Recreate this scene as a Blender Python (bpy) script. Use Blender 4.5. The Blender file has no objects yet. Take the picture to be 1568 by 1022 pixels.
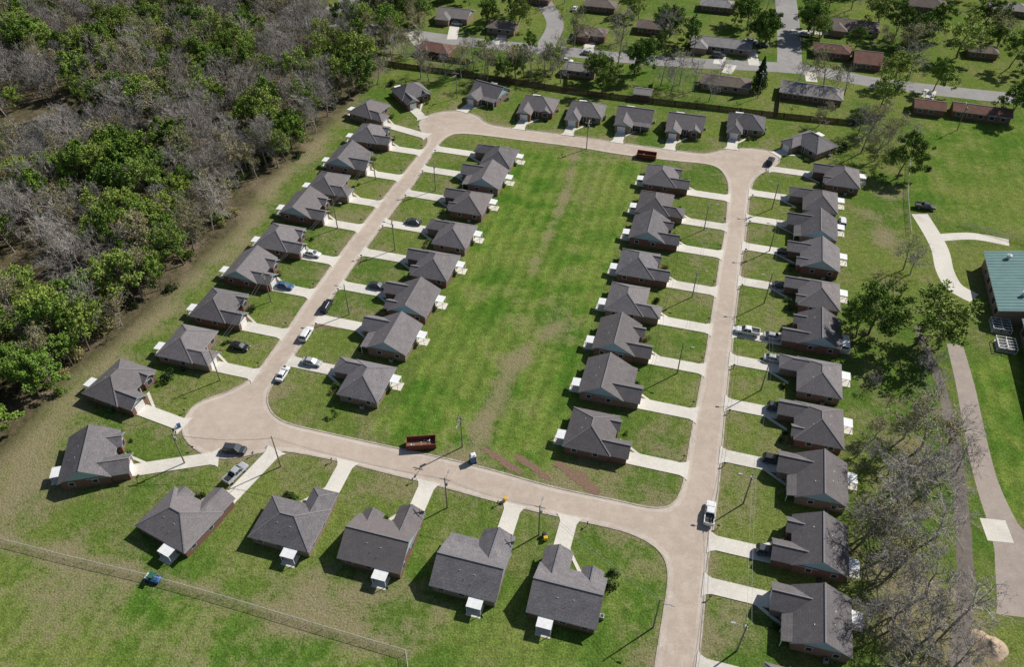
import bpy, bmesh, math, random
import numpy as np
from mathutils import Vector, Matrix, noise
from mathutils.geometry import tessellate_polygon
R=random.Random(7)
# ------------------------------------------------------------------ survey: photo -> ground plan (metres)
CAMH=130.0; FPX=1230.0; TH=math.atan(1146/FPX); CT=math.cos(TH); ST=math.sin(TH)
def G(x,y,z=0.0):
    u=(x-784)/FPX; v=(511-y)/FPX
    D=ST-v*CT; k=(CAMH-z)/D
    return (k*u, k*(CT+v*ST))
AZ=math.radians(15.6)
NN=(math.sin(AZ),math.cos(AZ)); EE=(math.cos(AZ),-math.sin(AZ))
scene=bpy.context.scene
COL=scene.collection
def link(o): COL.objects.link(o); return o
# ------------------------------------------------------------------ materials
class NT:
    def __init__(s,name):
        s.m=bpy.data.materials.new(name); s.m.use_nodes=True; s.t=s.m.node_tree
        s.b=s.t.nodes['Principled BSDF']; s.out=s.t.nodes['Material Output']
    def n(s,t,**k):
        a=s.t.nodes.new(t)
        for q,w in k.items(): setattr(a,q,w)
        return a
    def l(s,a,b): s.t.links.new(a,b)
    def setin(s,sock,v):
        if isinstance(v,bpy.types.NodeSocket): s.l(v,sock)
        elif isinstance(v,(tuple,list)) and len(v)==3 and len(sock.default_value)==4: sock.default_value=(*v,1)
        else: sock.default_value=v
    def mix(s,f,a,b,bt='MIX'):
        m=s.n('ShaderNodeMix',data_type='RGBA',blend_type=bt)
        s.setin(m.inputs[0],f); s.setin(m.inputs[6],a); s.setin(m.inputs[7],b); return m.outputs[2]
    def math(s,op,a,b=0.0,clamp=False):
        m=s.n('ShaderNodeMath',operation=op); m.use_clamp=clamp
        s.setin(m.inputs[0],a); s.setin(m.inputs[1],b); return m.outputs[0]
    def noise(s,vec,scale,detail=4,rough=.55):
        m=s.n('ShaderNodeTexNoise'); m.inputs['Scale'].default_value=scale
        m.inputs['Detail'].default_value=detail; m.inputs['Roughness'].default_value=rough
        s.l(vec,m.inputs['Vector']); return m.outputs['Fac']
    def ramp(s,f,lo,hi,a=0.0,b=1.0):
        m=s.n('ShaderNodeMapRange'); m.clamp=True
        s.setin(m.inputs[0],f); m.inputs[1].default_value=lo; m.inputs[2].default_value=hi
        m.inputs[3].default_value=a; m.inputs[4].default_value=b; return m.outputs[0]
    def pos(s): return s.n('ShaderNodeNewGeometry').outputs['Position']
    def obj(s): return s.n('ShaderNodeTexCoord').outputs['Object']
    def rnd(s): return s.n('ShaderNodeObjectInfo').outputs['Random']
    def bump(s,h,strength=.5,dist=.1):
        m=s.n('ShaderNodeBump'); m.inputs['Strength'].default_value=strength; m.inputs['Distance'].default_value=dist
        s.l(h,m.inputs['Height']); s.l(m.outputs[0],s.b.inputs['Normal'])
    def fin(s,c,rough=.9,spec=.2):
        s.setin(s.b.inputs['Base Color'],c); s.b.inputs['Roughness'].default_value=rough
        s.b.inputs['Specular IOR Level'].default_value=spec; return s.m
def gray(t,v):
    cc=t.n('ShaderNodeCombineColor')
    for i in range(3): t.l(v,cc.inputs[i])
    return cc.outputs[0]
def simple(name,c1,c2=None,scale=3.0,rough=.8,spec=.3,world=False,rnd=0.0,metal=0.0):
    t=NT(name); c2=c2 or tuple(x*.8 for x in c1)
    p=t.pos() if world else t.obj()
    f=t.ramp(t.noise(p,scale,3),.35,.65)
    c=t.mix(f,c1,c2)
    if rnd>0: c=t.mix(1.0,c,gray(t,t.ramp(t.rnd(),0,1,1-rnd,1+rnd)),'MULTIPLY')
    t.b.inputs['Metallic'].default_value=metal
    return t.fin(c,rough,spec)
def ground_mat():
    t=NT('ground_grass'); p=t.pos()
    a=t.n('ShaderNodeAttribute',attribute_name='zone'); sp=t.n('ShaderNodeSeparateColor'); t.l(a.outputs['Color'],sp.inputs[0])
    Wd,Dr,Lu=sp.outputs[0],sp.outputs[1],sp.outputs[2]
    n1=t.noise(p,.028,3,.6); n2=t.noise(p,.12,6,.64); n3=t.noise(p,.75,5,.68); n4=t.noise(p,3.0,3,.75)
    c=t.mix(t.ramp(n1,.40,.60),(.092,.155,.028),(.155,.195,.046))
    c=t.mix(t.ramp(n2,.46,.64,0,.75),c,(.190,.190,.075))
    lush=t.mix(t.ramp(n2,.42,.58),(.072,.158,.020),(.160,.228,.040))
    lush=t.mix(t.ramp(n1,.46,.62,0,.65),lush,(.185,.225,.055))
    c=t.mix(t.math('MULTIPLY',Lu,.9),c,lush)
    rt=t.n('ShaderNodeVectorRotate',rotation_type='Z_AXIS'); t.l(p,rt.inputs['Vector']); rt.inputs['Angle'].default_value=AZ
    ad=t.n('ShaderNodeVectorMath',operation='MULTIPLY'); t.l(rt.outputs[0],ad.inputs[0]); ad.inputs[1].default_value=(1/21,1/15.2,0)
    fl_=t.n('ShaderNodeVectorMath',operation='FLOOR'); t.l(ad.outputs[0],fl_.inputs[0])
    wn=t.n('ShaderNodeTexWhiteNoise',noise_dimensions='3D'); t.l(fl_.outputs[0],wn.inputs['Vector'])
    lot=t.math('MULTIPLY',t.math('SUBTRACT',wn.outputs['Value'],.5),t.math('SUBTRACT',1.0,Lu))
    sx=t.n('ShaderNodeSeparateXYZ'); t.l(rt.outputs[0],sx.inputs[0])
    mow=t.math('SINE',t.math('ADD',t.math('MULTIPLY',sx.outputs[0],1.7),t.math('MULTIPLY',n2,9.0)))
    c=t.mix(1.0,c,gray(t,t.ramp(t.math('MULTIPLY',mow,Lu),-1,1,.88,1.12)),'MULTIPLY')
    d=t.math('ADD',t.math('ADD',Dr,t.math('MULTIPLY',lot,.34)),t.math('ADD',t.math('MULTIPLY',t.math('SUBTRACT',n2,.5),2.3),t.math('MULTIPLY',t.math('SUBTRACT',n3,.5),1.6)))
    dc=t.mix(t.ramp(n3,.38,.62),(.330,.270,.170),(.195,.178,.092))
    c=t.mix(t.ramp(d,.34,1.0,0,.9),c,dc)
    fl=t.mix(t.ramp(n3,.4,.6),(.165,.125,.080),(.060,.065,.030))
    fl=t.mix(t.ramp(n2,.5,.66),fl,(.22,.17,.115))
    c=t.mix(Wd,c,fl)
    c=t.mix(1.0,c,gray(t,t.ramp(n4,.32,.68,.60,1.38)),'MULTIPLY')
    c=t.mix(1.0,c,gray(t,t.ramp(n3,.34,.66,.76,1.2)),'MULTIPLY')
    h=t.math('ADD',t.math('MULTIPLY',n4,.35),n3)
    t.bump(h,.7,.4)
    return t.fin(c,1.0,.0)
def road_mat(name,ca,cb,cc,crack=.15):
    t=NT(name); p=t.pos()
    n1=t.noise(p,.05,4); n2=t.noise(p,.4,6,.72); n3=t.noise(p,4,4,.78)
    c=t.mix(t.ramp(n1,.40,.60),ca,cb); c=t.mix(t.ramp(n2,.42,.66,0,.8),c,cc)
    c=t.mix(1.0,c,gray(t,t.ramp(n3,.3,.7,.84,1.13)),'MULTIPLY')
    v=t.n('ShaderNodeTexVoronoi',feature='DISTANCE_TO_EDGE'); v.inputs['Scale'].default_value=.11
    w=t.n('ShaderNodeVectorMath',operation='ADD'); nn=t.n('ShaderNodeTexNoise'); nn.inputs['Scale'].default_value=.35; t.l(p,nn.inputs['Vector'])
    sc=t.n('ShaderNodeVectorMath',operation='SCALE'); sc.inputs[3].default_value=6; t.l(nn.outputs['Color'],sc.inputs[0])
    t.l(p,w.inputs[0]); t.l(sc.outputs[0],w.inputs[1]); t.l(w.outputs[0],v.inputs['Vector'])
    c=t.mix(t.ramp(v.outputs['Distance'],.0,.012,crack,0),c,tuple(x*.5 for x in ca))
    return t.fin(c,.9,.15)
def roof_mat(name,a,b,rnd=.2):
    t=NT(name); p=t.obj()
    n1=t.noise(p,.5,4); n2=t.noise(p,3.2,5,.8)
    c=t.mix(t.ramp(n1,.35,.65),a,b)
    c=t.mix(1.0,c,gray(t,t.ramp(n2,.32,.68,.60,1.4)),'MULTIPLY')
    s=t.n('ShaderNodeSeparateXYZ'); t.l(p,s.inputs[0])
    st=t.math('FRACT',t.math('MULTIPLY',s.outputs[2],4.0))
    c=t.mix(t.ramp(st,0,.2,.45,0),c,tuple(x*.45 for x in a))
    r=t.rnd()
    c=t.mix(t.math('MULTIPLY',t.math('FRACT',t.math('MULTIPLY',r,5.7)),.4),c,tuple(x*y for x,y in zip(a,(1.10,1.0,.9))))
    c=t.mix(1.0,c,gray(t,t.ramp(r,0,1,1-rnd,1+rnd)),'MULTIPLY')
    return t.fin(c,.95,.1)
def brick_mat(name,a,b):
    t=NT(name); p=t.obj(); s=t.n('ShaderNodeSeparateXYZ'); t.l(p,s.inputs[0])
    u=t.math('ADD',s.outputs[0],s.outputs[1]); cb=t.n('ShaderNodeCombineXYZ'); t.l(u,cb.inputs[0]); t.l(s.outputs[2],cb.inputs[1])
    br=t.n('ShaderNodeTexBrick'); br.inputs['Scale'].default_value=4; t.l(cb.outputs[0],br.inputs['Vector'])
    br.inputs['Color1'].default_value=(*a,1); br.inputs['Color2'].default_value=(*b,1); br.inputs['Mortar'].default_value=(.3,.27,.24,1)
    br.inputs['Mortar Size'].default_value=.015
    return t.fin(br.outputs['Color'],.9,.1)
def leaf_mat(name,a,b,c3):
    t=NT(name); p=t.obj()
    n1=t.noise(p,.5,2); 
    c=t.mix(t.ramp(n1,.38,.62),a,b); c=t.mix(t.ramp(t.noise(p,3.0,1),.48,.7,0,.7),c,c3)
    r=t.rnd(); c=t.mix(t.ramp(r,.0,1,0,.45),c,tuple(x*y for x,y in zip(b,(1.2,1.0,.9))))
    r2=t.math('FRACT',t.math('MULTIPLY',r,7.31))
    c=t.mix(1.0,c,gray(t,t.ramp(r2,0,1,.72,1.22)),'MULTIPLY')
    return t.fin(c,.7,.12)
M={}
M['ground']=ground_mat()
M['road']=road_mat('road_concrete',(.490,.400,.325),(.435,.355,.290),(.56,.47,.39))
M['gutter']=road_mat('road_gutter',(.56,.485,.405),(.45,.38,.32),(.61,.54,.46),0)
M['asphalt']=road_mat('road_asphalt_old',(.29,.278,.268),(.34,.325,.31),(.25,.24,.23))
M['path']=road_mat('path_tan',(.36,.300,.258),(.31,.26,.226),(.42,.36,.31))
M['ditch']=road_mat('path_dark',(.17,.145,.125),(.21,.18,.15),(.12,.105,.09))
M['conc']=road_mat('concrete_drive',(.68,.635,.56),(.56,.52,.455),(.73,.69,.62))
M['kerb']=simple('kerb_concrete',(.52,.46,.39),(.36,.31,.26),.8,.9,.1,True)
M['dirt']=simple('dirt',(.26,.17,.115),(.17,.115,.08),2.5,1,.05,True)
M['sand']=simple('sand',(.50,.39,.28),(.40,.30,.21),2.5,1,.05,True)
M['roof']=roof_mat('roof_shingle',(.192,.178,.184),(.150,.141,.149))
M['roofred']=roof_mat('roof_red',(.20,.110,.088),(.15,.085,.07))
M['roofgrey']=roof_mat('roof_lightgrey',(.27,.255,.25),(.21,.20,.20))
M['roofbrn']=roof_mat('roof_brown',(.19,.155,.135),(.15,.125,.11))
M['cap']=simple('ridge_cap',(.26,.245,.25),(.18,.17,.178),4,.95,.1)
M['siding']=simple('blue_siding',(.38,.50,.55),(.33,.45,.51),2,.7,.3)
M['brick']=brick_mat('brick',(.22,.10,.07),(.16,.075,.055))
M['brickt']=brick_mat('brick_tan',(.30,.2,.15),(.22,.15,.11))
M['white']=simple('white_paint',(.80,.80,.79),(.70,.70,.69),1.5,.6,.3)
M['glass']=simple('window_glass',(.03,.04,.05),(.05,.06,.07),1,.15,.6)
M['fascia']=simple('fascia_paint',(.46,.54,.57),(.38,.45,.48),2,.6,.3)
M['metal']=simple('grey_metal',(.42,.42,.41),(.30,.30,.30),3,.5,.4,metal=.2)
M['wood']=simple('pole_wood',(.30,.255,.21),(.20,.17,.135),5,.9,.1)
M['fencew']=simple('fence_wood',(.15,.10,.07),(.09,.06,.045),2,.95,.1,True)
M['teal']=simple('teal_metal_roof',(.165,.29,.275),(.14,.25,.24),.5,.6,.3)
M['rubber']=simple('rubber',(.02,.02,.02),(.03,.03,.03),5,.8,.2)
M['dark']=simple('dark_plastic',(.03,.03,.03),(.04,.04,.04),5,.6,.3)
M['rust']=simple('rust_paint',(.24,.075,.05),(.14,.045,.033),2.5,.7,.2)
M['yellow']=simple('yellow_plastic',(.7,.45,.03),(.6,.38,.02),2,.5,.4)
M['green']=simple('green_plastic',(.03,.16,.09),(.02,.11,.06),2,.5,.4)
M['blue']=simple('blue_plastic',(.04,.12,.30),(.03,.1,.24),2,.5,.4)
M['bark']=simple('bark',(.20,.165,.13),(.12,.10,.08),3,.95,.05)
M['twig']=simple('twig_grey',(.375,.345,.315),(.265,.240,.215),.8,.95,.05,rnd=.30)
M['leaf1']=leaf_mat('leaf_green',(.115,.215,.034),(.175,.275,.050),(.070,.145,.024))
M['leaf2']=leaf_mat('leaf_spring',(.185,.285,.050),(.24,.325,.070),(.13,.205,.038))
M['leaf3']=leaf_mat('leaf_olive',(.240,.240,.100),(.29,.27,.12),(.18,.19,.075))
M['leaf4']=leaf_mat('leaf_dark',(.028,.055,.018),(.04,.07,.02),(.02,.04,.012))
M['water']=simple('water',(.012,.016,.014),(.02,.022,.016),.3,.15,.5,True)
def paint(name,c): 
    m=simple(name,c,tuple(x*.93 for x in c),1,.3,.5); m.node_tree.nodes['Principled BSDF'].inputs['Coat Weight'].default_value=.4; return m
PAINT={k:paint('car_paint_'+k,v) for k,v in dict(white=(.78,.78,.77),black=(.02,.02,.022),silver=(.42,.43,.45),blue=(.06,.14,.26),dark=(.05,.055,.065),red=(.3,.03,.03)).items()}
# ------------------------------------------------------------------ mesh builder
class MB:
    def __init__(s,flip=1): s.v=[]; s.f=[]; s.mi=[]; s.m=[]; s.fl=flip
    def mat(s,m):
        if m not in s.m: s.m.append(m)
        return s.m.index(m)
    def poly(s,pts,m):
        i=len(s.v); s.v+= [(p[0]*s.fl,p[1],p[2]) for p in pts]; s.f.append(tuple(range(i,i+len(pts)))); s.mi.append(s.mat(m))
    def mesh(s,vs,fs,m):
        i=len(s.v); s.v+=[(p[0]*s.fl,p[1],p[2]) for p in vs]; k=s.mat(m)
        for f in fs: s.f.append(tuple(i+a for a in f)); s.mi.append(k)
    def box(s,x0,x1,y0,y1,z0,z1,m):
        s.mesh([(x0,y0,z0),(x1,y0,z0),(x1,y1,z0),(x0,y1,z0),(x0,y0,z1),(x1,y0,z1),(x1,y1,z1),(x0,y1,z1)],
          [(0,3,2,1),(4,5,6,7),(0,1,5,4),(1,2,6,5),(2,3,7,6),(3,0,4,7)],m)
    def beam(s,a,b,w,m,h=None,n=4,w2=None):
        a=Vector(a);b=Vector(b);d=(b-a)
        if d.length<1e-5: return
        d.normalize(); up=Vector((0,0,1)) if abs(d.z)<.9 else Vector((1,0,0))
        x=d.cross(up).normalized(); y=x.cross(d); w2=w if w2 is None else w2; h=1 if h is None else h/w
        vs=[]
        for c,r in((a,w/2),(b,w2/2)):
            for k in range(n):
                an=2*math.pi*(k+.5)/n; q=1.414 if n==4 else 1
                vs.append(tuple(c+x*math.cos(an)*r*q+y*math.sin(an)*r*q*h))
        fs=[(k,(k+1)%n,n+(k+1)%n,n+k) for k in range(n)]+[tuple(range(n-1,-1,-1)),tuple(range(n,2*n))]
        s.mesh(vs,fs,m)
    def slab(s,pts,t,m,mside):
        n=len(pts); lo=[(p[0],p[1],p[2]-t) for p in pts]
        s.poly(pts,m); s.poly(lo[::-1],mside)
        for k in range(n): s.poly([pts[k],lo[k],lo[(k+1)%n],pts[(k+1)%n]],mside)
    def build(s,name,smooth=False,recalc=True):
        me=bpy.data.meshes.new(name); me.from_pydata(s.v,[],s.f)
        for m in s.m: me.materials.append(m)
        me.polygons.foreach_set('material_index',s.mi)
        if smooth: me.polygons.foreach_set('use_smooth',[True]*len(s.f))
        if recalc:
            bm=bmesh.new(); bm.from_mesh(me); bmesh.ops.recalc_face_normals(bm,faces=bm.faces); bm.to_mesh(me); bm.free()
        me.update(); return me
def add(name,me,loc=(0,0,0),rz=0,sc=1,parent=None):
    o=bpy.data.objects.new(name,me); o.location=loc; o.rotation_euler=(0,0,rz)
    o.scale=(sc,sc,sc) if not isinstance(sc,tuple) else sc
    if parent: o.parent=parent
    return link(o)
# ------------------------------------------------------------------ plan geometry
def crom(pts,n=6,closed=True):
    out=[];N=len(pts); rg=range(N) if closed else range(N-1)
    for i in rg:
        if closed: p0,p1,p2,p3=[pts[(i+k)%N] for k in(-1,0,1,2)]
        else: p0,p1,p2,p3=pts[max(i-1,0)],pts[i],pts[i+1],pts[min(i+2,N-1)]
        for k in range(n):
            t=k/n; out.append(tuple(.5*((2*p1[j])+(-p0[j]+p2[j])*t+(2*p0[j]-5*p1[j]+4*p2[j]-p3[j])*t*t+(-p0[j]+3*p1[j]-3*p2[j]+p3[j])*t**3) for j in(0,1)))
    if not closed: out.append(pts[-1])
    return out
outer_px=[(985,1160),(1003,1022),(1016,940),(1023,880),(1010,845),(975,822),(930,808),(830,786),(760,769),(680,747),(600,727),(520,707),(440,692),(400,694),(345,703),(305,692),(281,667),(284,640),(305,617),(350,600),(385,580),(405,555),(430,520),(470,460),(520,390),(570,325),(610,275),(645,232),(655,214),(642,195),(648,181),(672,172),(702,170),(730,177),(750,190),(800,198),(880,208),(960,220),(1040,231),(1080,235),(1110,229),(1145,227),(1180,232),(1194,245),(1182,258),(1158,272),(1148,300),(1143,350),(1136,400),(1128,470),(1118,560),(1109,650),(1101,740),(1092,810),(1084,860),(1078,930),(1070,1022),(1058,1160)]
inner_px=[(1114,310),(1111,350),(1102,400),(1092,470),(1078,560),(1063,640),(1053,700),(1045,745),(1030,772),(1000,778),(940,766),(850,747),(760,722),(680,702),(600,685),(500,663),(440,648),(415,630),(410,605),(424,580),(450,545),(490,485),(540,410),(590,340),(635,280),(665,232),(685,210),(715,205),(800,215),(880,225),(960,238),(1040,247),(1085,252),(1105,262),(1115,282)]
OUT=crom([G(*p) for p in outer_px]); INN=crom([G(*p) for p in inner_px])
def pip(px,py,poly):
    poly=np.array(poly); x1,y1=poly[:,0],poly[:,1]; x2,y2=np.roll(x1,-1),np.roll(y1,-1)
    px=np.atleast_1d(px)[:,None]; py=np.atleast_1d(py)[:,None]
    c=((y1>py)!=(y2>py)); xi=(x2-x1)*(py-y1)/np.where(y2==y1,1e-9,y2-y1)+x1
    return (np.sum(c&(px<xi),axis=1)%2)==1
def inroad(x,y): return bool(pip(x,y,OUT)[0]) and not bool(pip(x,y,INN)[0])
def polysheet(name,loops,z,mat):
    vl=[[Vector((p[0],p[1],0)) for p in l] for l in loops]; tri=tessellate_polygon(vl)
    flat=[p for l in loops for p in l]; me=bpy.data.meshes.new(name)
    fs=[]
    for a,b,c in tri:
        A,B,C=flat[a],flat[b],flat[c]
        fs.append((a,b,c) if (B[0]-A[0])*(C[1]-A[1])-(B[1]-A[1])*(C[0]-A[0])>0 else (a,c,b))
    me.from_pydata([(p[0],p[1],z) for p in flat],[],fs); me.materials.append(mat); return add(name,me)
def strip(name,pts,w,z,mat,jit=0,closed=False,n=6,h=0):
    P=crom(pts,n,closed) if n>1 else pts; mb=MB(); L=[];Rr=[];N=len(P)
    ws=w if isinstance(w,list) else None
    for i in range(N):
        a=P[i-1] if (i>0 or closed) else P[0]; b=P[(i+1)%N] if (i<N-1 or closed) else P[-1]
        dx,dy=b[0]-a[0],b[1]-a[1]; l=math.hypot(dx,dy) or 1; nx,ny=-dy/l,dx/l
        if ws: t=i/(N-1)*(len(ws)-1); k=min(int(t),len(ws)-2); ww=ws[k]+(ws[k+1]-ws[k])*(t-k)
        else: ww=w
        j1=1+R.uniform(-jit,jit);j2=1+R.uniform(-jit,jit)
        L.append((P[i][0]+nx*ww/2*j1,P[i][1]+ny*ww/2*j1)); Rr.append((P[i][0]-nx*ww/2*j2,P[i][1]-ny*ww/2*j2))
    for i in range(N if closed else N-1):
        j=(i+1)%N
        mb.poly([(*Rr[i],z),(*Rr[j],z),(*L[j],z),(*L[i],z)],mat)
        if h:
            mb.poly([(*L[i],z),(*L[j],z),(*L[j],z-h),(*L[i],z-h)],mat); mb.poly([(*Rr[j],z),(*Rr[i],z),(*Rr[i],z-h),(*Rr[j],z-h)],mat)
    return add(name,mb.build(name,recalc=False))
def PX(l): return [G(*p) for p in l]
# ------------------------------------------------------------------ ground with zones
woods_px=[(-330,-60),(430,-40),(500,35),(585,88),(548,140),(490,200),(448,240),(392,290),(365,340),(308,395),(235,465),(165,530),(100,575),(45,645),(-10,705),(-330,900)]
WOODS=PX(woods_px)
xs=sorted(set([-3000,-1500,-800,-500]+list(np.arange(-400,-170,8.0))+list(np.arange(-170,190,1.6))+list(np.arange(190,420,8.0))+[600,1000,1800,3000]))
ys=sorted(set([-2500,-800,-200,-50,0,20]+list(np.arange(36,260,1.6))+list(np.arange(260,470,5.0))+[520,700,1000,1800,3500]))
X,Y=np.meshgrid(xs,ys); x=X.ravel(); y=Y.ravel(); Z=np.zeros((len(x),3))
ins=pip(x,y,WOODS).astype(float)
def dseg(x,y,pts):
    d=np.full(len(x),1e9)
    for a,b in zip(pts[:-1],pts[1:]):
        dx,dy=b[0]-a[0],b[1]-a[1]; t=np.clip(((x-a[0])*dx+(y-a[1])*dy)/(dx*dx+dy*dy+1e-9),0,1)
        d=np.minimum(d,np.hypot(x-a[0]-t*dx,y-a[1]-t*dy))
    return d
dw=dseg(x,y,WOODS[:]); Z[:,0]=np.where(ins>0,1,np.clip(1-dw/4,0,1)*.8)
Z[:,1]+=np.exp(-(dw/6)**2)*.75*(1-ins)
dr=np.minimum(dseg(x,y,OUT+[OUT[0]]),dseg(x,y,INN+[INN[0]])); 
Z[:,1]+=np.exp(-(dr/9)**2)*.34
Z[:,1]+=np.exp(-(dr/.9)**2)*.4
Z[:,2]+=pip(x,y,PX([(790,225),(985,250),(960,330),(900,520),(855,680),(840,730),(560,660),(620,610),(700,420),(770,290)]))*.95
Z[:,2]+=pip(x,y,PX([(-200,795),(0,842),(235,905),(470,972),(600,1012),(640,1400),(-600,1400)]))*.75
Z[:,2]+=pip(x,y,PX([(1480,560),(1530,790),(1700,830),(1700,500)]))*.9+pip(x,y,PX([(1400,190),(1395,300),(1450,340),(1700,380),(1700,180)]))*.5
def blob(px,py,r,ch,v):
    g=G(px,py); Z[:,ch]+=v*np.exp(-((x-g[0])**2+(y-g[1])**2)/r**2)
def line(pts,w,ch,v): Z[:,ch]+=v*np.exp(-(dseg(x,y,PX(pts))/w)**2)
line([(0,828),(230,883),(470,953),(622,1003)],1.7,1,.6)
line([(880,240),(865,300),(840,360),(815,420)],1.6,1,.65); line([(800,540),(770,590),(742,650),(730,680)],2.8,1,.9)
line([(780,400),(760,520),(720,600)],5,1,.2); line([(905,250),(890,330),(860,450),(840,520)],4,1,.28)
line([(490,225),(400,300),(350,400),(270,460),(170,560),(60,660),(0,720)],7,1,.4)
for b in[(20,760,9,1,.8),(60,720,8,1,.5),(1360,300,6,1,.9),(1355,370,5,1,1.0),(1340,330,5,1,.6),(1370,440,5,1,.4),(1350,900,10,1,.6),(1420,960,10,1,.7),(1380,800,9,1,.55),(1410,700,9,1,.5),(1400,610,8,1,.5),(1460,1000,8,1,.8),
  (870,290,14,1,.28),(820,480,12,1,.3),(870,510,7,1,.45),(470,900,9,1,.5),(560,930,9,1,.5),(650,940,9,1,.45),(100,640,9,1,.4),(1130,740,5,1,.4),(1120,930,6,1,.45),(960,860,5,1,.2),(520,330,4,1,.5),(500,360,4,1,.4),(440,600,5,1,.4),(960,720,9,1,.35),(880,725,6,1,.5),(40,950,14,1,.4),(280,960,14,1,.4),(150,900,9,1,.35),(1440,230,14,1,.2),(900,20,20,1,.2),(1250,40,20,1,.1),(850,990,9,2,.8),(700,970,8,2,.6),(300,880,9,2,.4),(500,840,7,2,.5),(660,840,7,2,.5),(970,900,8,2,.7),(400,860,7,2,.4),(1150,600,6,1,.3),(1330,690,8,1,.3),(80,870,10,1,.3),(420,1000,10,1,.3),(210,640,7,1,.3),(240,740,7,1,.35),(700,720,6,1,.3),(1010,640,5,1,.25),(730,450,5,1,.2),(790,620,5,1,.35),(1050,600,5,2,.5),(1050,520,5,2,.5),(430,460,5,2,.5),(650,320,4,2,.5)]: blob(*b)
Z=np.clip(Z,0,1)
nx,ny=len(xs),len(ys)
fs=[(j*nx+i,j*nx+i+1,(j+1)*nx+i+1,(j+1)*nx+i) for j in range(ny-1) for i in range(nx-1)]
me=bpy.data.meshes.new('ground'); me.from_pydata(list(zip(x.tolist(),y.tolist(),[0.0]*len(x))),[],fs)
ca=me.color_attributes.new('zone','FLOAT_COLOR','POINT'); buf=np.ones((len(x),4),dtype=np.float32); buf[:,:3]=Z; ca.data.foreach_set('color',buf.ravel())
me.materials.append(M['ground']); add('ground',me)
# ------------------------------------------------------------------ roads
polysheet('road',[OUT,INN[::-1]],.008,M['road'])
def inset(P,d):
    Q=[];N=len(P)
    for i in range(N):
        a,b=P[i-1],P[(i+1)%N]; dx,dy=b[0]-a[0],b[1]-a[1]; l=math.hypot(dx,dy) or 1; Q.append((P[i][0]-dy/l*d,P[i][1]+dx/l*d))
    return Q
def area(P): return sum(P[i-1][0]*P[i][1]-P[i][0]*P[i-1][1] for i in range(len(P)))/2
for P,s in((OUT,1),(INN,-1)):
    sg=s*(1 if area(P)>0 else -1)
    strip('road_gutter',inset(P,sg*.62),.85,.014,M['gutter'],.35,closed=True,n=1)
def kerb(P): return strip('kerb',P,.30,.10,M['kerb'],closed=True,n=1,h=.11)
kerb(OUT); kerb(INN)
ROADS=[]
def rd(name,pts,w,z,m,jit=0):
    p=PX(pts); ROADS.append((crom(p,4,False),(max(w) if isinstance(w,list) else w)/2)); return strip(name,p,w,z,m,jit)
rd('road',[(380,30),(465,35),(560,42),(700,62),(850,77),(1010,93),(1220,105),(1340,126),(1480,143),(1700,165)],8.5,.008,M['asphalt'])
rd('road',[(1192,-60),(1203,0),(1208,50),(1209,104)],9,.014,M['asphalt'])
rd('road',[(468,36),(490,20),(530,6),(560,-30)],9,.018,M['asphalt'])
rd('road',[(815,-20),(840,14),(850,40),(832,74)],7,.014,M['asphalt'])
rd('path',[(1408,328),(1428,360),(1440,385),(1447,415),(1462,440),(1492,457)],4.6,.030,M['conc'])
rd('path',[(1440,364),(1490,362),(1545,372)],3.2,.036,M['conc'])
rd('road',[(1462,528),(1478,590),(1492,660),(1510,735),(1535,800),(1562,850),(1600,950)],[3.6,4,4.2,4.4,5.5,9,16],.008,M['path'])
rd('path',[(1405,500),(1440,590),(1462,680),(1472,780),(1478,900),(1462,1060)],[1.6,2,2.4,2.6,3,3],.012,M['ditch'],.12)
strip('concrete_pad',PX([(1506,811),(1546,815)]),5.0,.03,M['conc'],n=1)
for a,b,c,w in[((737,685),(768,705),(798,726),1.7),((788,697),(815,715),(845,737),1.5),((850,708),(885,732),(918,756),2.4)]: strip('dirt_track',PX([a,b,c]),[w*.6,w,w*1.1,w*.5],.03,M['dirt'],.4)
strip('dirt_track',PX([(480,497),(545,503)]),1.6,.025,M['dirt'],.3)
for a,b in[((697,35),(692,60)),((905,60),(900,82)),((1105,82),(1100,98)),((1300,52),(1212,48)),((1112,112),(1120,99)),((1243,125),(1240,110)),((770,50),(765,68)),((1150,75),(1155,100)),((640,68),(630,52)),((1420,150),(1425,138))]: strip('driveway',PX([a,b]),4,.022,M['conc'],n=1)
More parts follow.
